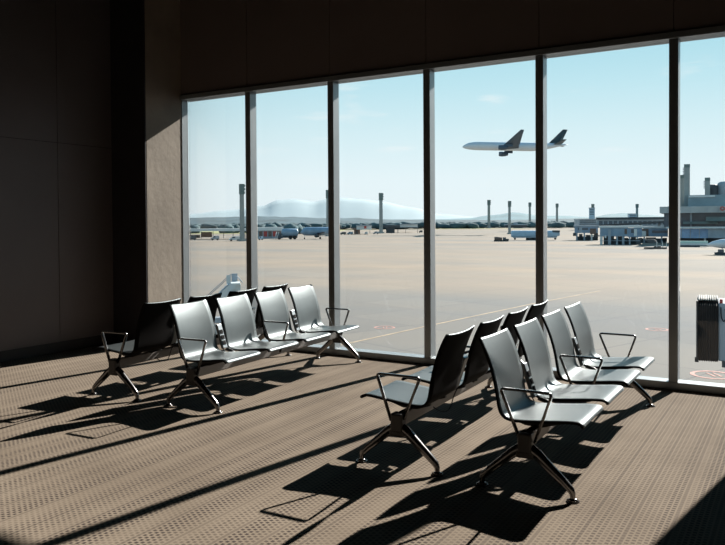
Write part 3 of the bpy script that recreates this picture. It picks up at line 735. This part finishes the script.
u.part('wall', M['o_light'], (356.5, 371.5, 225.8, 229.6, 0, 14)); u.part('sign_panel', M['o_red'], (364, 366.4, 226, 228.6, -.2, 0)); u.part('roof', M['o_grey'], (356, 372, 225.2, 225.9, -1, 15))
Z = Zof(233.2); u = U('airfield_kiosk', 'dark square kiosk under a wide flat canopy right of the lone tower', 'building', 390, Z)
u.part('wall', M['o_dark'], (386, 394.6, 227.4, 233.2, 0, 6)); u.part('roof', M['o_dark'], (383.5, 400, 225.2, 227.5, -1, 7)); u.part('post', M['o_dark'], (397.5, 398.2, 227.4, 233.2, 0, .6))
Z = 600; u = U('airfield_hall', 'low white hall beyond the grass right of the lone tower', 'building', 409, Z)
u.part('wall', M['o_light'], (400, 417.5, 224.4, 227.2, 0, 16)); u.part('roof', M['o_grey'], (399.6, 418, 223.9, 224.5, -1, 17))
for i, (p, lb) in enumerate(((369.8, 'thin dark post just left of the lone tower'), (405.6, 'thin dark post in front of the low white hall'), (417.6, 'thin dark post at the right of the low white hall'))):
    Z = Zof(233.4); u = U('lamp_post', lb, 'post', p, Z, 0, 'thin posts on the apron edge')
    MB().cyl((0, 0, 0), (0, 0, u.z(227.4)), .16, .12, 10).build('mast', M['o_dark'], u.r); MB().box((0, 0, u.z(227.2)), (.9, .5, .25)).build('lamp', M['o_grey'], u.r)
Z = 640; u = U('service_block', 'low dark block beyond the apron between the first two right-hand towers', 'building', 516, Z)
u.part('wall', M['o_dark'], (505, 527, 225, 227.8, 0, 12)); u.part('roof', M['o_grey'], (504, 528, 224.4, 225.2, -1, 13)); u.part('tower_room', M['o_grey'], (513.5, 517.5, 222.4, 224.6, 2, 8))

# ---- grass, trees, hills
def ground_quad(pts, z, name, m, kind='structure'):
    mb = MB(); mb.prism([tuple(p.xy) for p in pts], GZ-.2, GZ+z, 'z')
    return tag(mb.build(name, m), 'strip of dry green grass beyond the apron', 'grass', None, 'stuff')
gp = [base(-500, Zof(233.6)), base(330, Zof(233)), base(346, Zof(230)), base(480, Zof(229.0)), base(560, 930), base(700, 940), base(-500, 940)]
ground_quad(gp, .10, 'grass_field', M['grass'])
rnd = random.Random(4)
mb = MB()
for i in range(440):
    px = -25+i*1.78+rnd.uniform(-1.5, 1.5); Z = rnd.uniform(1000, 1300)
    h = rnd.uniform(7.0, 10); c = base(px, Z); c.z = GZ+h*.45
    mb.ell(c, (rnd.uniform(8, 17), rnd.uniform(6, 10), h*.58), 1, None, .5, i)
tag(mb.build('tree_line', M['leaf']), 'long belt of dark trees beyond the grass', 'trees', None, 'stuff')
mb = MB()
for px, Z, w_, h in ((185, 620, 10, 6), (192, 640, 12, 7), (226, 630, 14, 7.5), (232, 640, 12, 8), (246, 650, 12, 6.5), (286, 560, 9, 6.6), (291, 560, 10, 7.2), (297, 565, 10, 6.6), (301, 570, 8, 5.2), (260, 640, 12, 6.6), (270, 650, 12, 7)):
    for k in range(3):
        c = base(px+rnd.uniform(-2, 2), Z); c.z = GZ+h*.45; mb.ell(c, (w_*.5, w_*.45, h*.6), 2, None, .5, int(px)+k)
tag(mb.build('tree_clump', M['leaf']), 'darker trees behind the canopy and sheds on the left', 'trees', None, 'stuff')
def ridge(name, Z, pts, m, dep, amp, label):
    """a hill range with its own width and depth; pts give the skyline"""
    xs = [p[0] for p in pts]; mb = MB(); rows = []
    n = 180; prof_ = []
    for i in range(n+1):
        px = xs[0]+(xs[-1]-xs[0])*i/n
        for a, b in zip(pts, pts[1:]):
            if a[0] <= px <= b[0]:
                t = (px-a[0])/(b[0]-a[0]); t = t*t*(3-2*t); y = a[1]+(b[1]-a[1])*t; break
        prof_.append((px, y))
    for k, f in enumerate((0, .25, .55, .8, 1, .8, .3, 0)):
        ring = []
        for px, y in prof_:
            ZZ = Z+(k-4)/4*dep; H = max(2, zrow(y, Z, px))
            p = base(px, ZZ); nz_ = noise.noise(Vector((px*.09, k*1.3, Z)))+.5*noise.noise(Vector((px*.35, k*1.3, Z)))
            p.z = GZ-1+H*f*(1+amp*nz_*(1 if k != 4 else .35)); ring.append(p)
        rows.append(ring)
    mb.loft(rows, closed=False, caps=False)
    return struct(mb.build(name, m), label)
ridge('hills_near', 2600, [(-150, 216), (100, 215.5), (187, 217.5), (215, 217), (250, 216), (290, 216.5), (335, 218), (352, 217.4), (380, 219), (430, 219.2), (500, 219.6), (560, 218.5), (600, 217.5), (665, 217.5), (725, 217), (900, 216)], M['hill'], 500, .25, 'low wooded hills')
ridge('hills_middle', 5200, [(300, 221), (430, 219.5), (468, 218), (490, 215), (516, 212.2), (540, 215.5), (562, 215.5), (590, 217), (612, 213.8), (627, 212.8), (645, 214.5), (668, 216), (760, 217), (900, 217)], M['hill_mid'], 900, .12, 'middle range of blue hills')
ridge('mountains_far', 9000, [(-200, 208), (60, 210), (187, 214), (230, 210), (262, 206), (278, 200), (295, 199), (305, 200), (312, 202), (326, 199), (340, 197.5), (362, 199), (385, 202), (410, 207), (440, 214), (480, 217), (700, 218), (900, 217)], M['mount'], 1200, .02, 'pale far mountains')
#OUT_END

# ------------------------------------------------------------------ light
SUN = Vector((.172, 1, .592)).normalized()
sd = bpy.data.lights.new('sun', 'SUN'); sd.energy = 12; sd.angle = .0093; sd.color = (1, .94, .86)
so = bpy.data.objects.new('sun', sd); COL.objects.link(so); so.location = (3, 20, 15)
so.rotation_euler = (-SUN).to_track_quat('-Z', 'Y').to_euler()
w = bpy.data.worlds.new('sky'); S.world = w; w.use_nodes = True
N = w.node_tree.nodes; L = w.node_tree.links
bg = N['Background']; bg.inputs['Strength'].default_value = 1.12
tc = N.new('ShaderNodeTexCoord'); sp = N.new('ShaderNodeSeparateXYZ'); L.new(tc.outputs['Generated'], sp.inputs[0])
rp = N.new('ShaderNodeValToRGB'); L.new(sp.outputs[2], rp.inputs['Fac'])
def lin(*c): return tuple(((v/255+.055)/1.055)**2.4 if v > 10 else v/255/12.92 for v in c)+(1,)
E_ = rp.color_ramp.elements
E_[0].position = 0; E_[0].color = lin(231, 241, 243)
E_[1].position = 1; E_[1].color = lin(70, 120, 160)
for p_, c_ in ((.06, lin(228, 241, 244)), (.12, lin(212, 235, 240)), (.18, lin(190, 226, 235)), (.26, lin(160, 212, 226)), (.45, lin(110, 170, 200))):
    e = E_.new(p_); e.color = c_
nz = N.new('ShaderNodeTexNoise'); nz.inputs['Scale'].default_value = 9; nz.inputs['Detail'].default_value = 6
mp = N.new('ShaderNodeMapping'); mp.inputs['Scale'].default_value = (1, 1, 5); L.new(tc.outputs['Generated'], mp.inputs[0]); L.new(mp.outputs[0], nz.inputs['Vector'])
cr = N.new('ShaderNodeMapRange'); L.new(nz.outputs['Fac'], cr.inputs['Value']); cr.inputs['From Min'].default_value = .62; cr.inputs['From Max'].default_value = .78; cr.inputs['To Max'].default_value = .55
mx = N.new('ShaderNodeMix'); mx.data_type = 'RGBA'; L.new(cr.outputs[0], mx.inputs['Factor']); L.new(rp.outputs['Color'], mx.inputs['A']); mx.inputs['B'].default_value = (.86, .9, .9, 1)
L.new(mx.outputs['Result'], bg.inputs['Color'])

S.view_settings.view_transform = 'Standard'; S.view_settings.look = 'None'
S.view_settings.exposure = 0; S.view_settings.gamma = 1; S.view_settings.use_curve_mapping = False
S.cycles.max_bounces = 8; S.cycles.transparent_max_bounces = 16; S.cycles.sample_clamp_indirect = 6
S.cycles.caustics_reflective = False; S.cycles.caustics_refractive = False
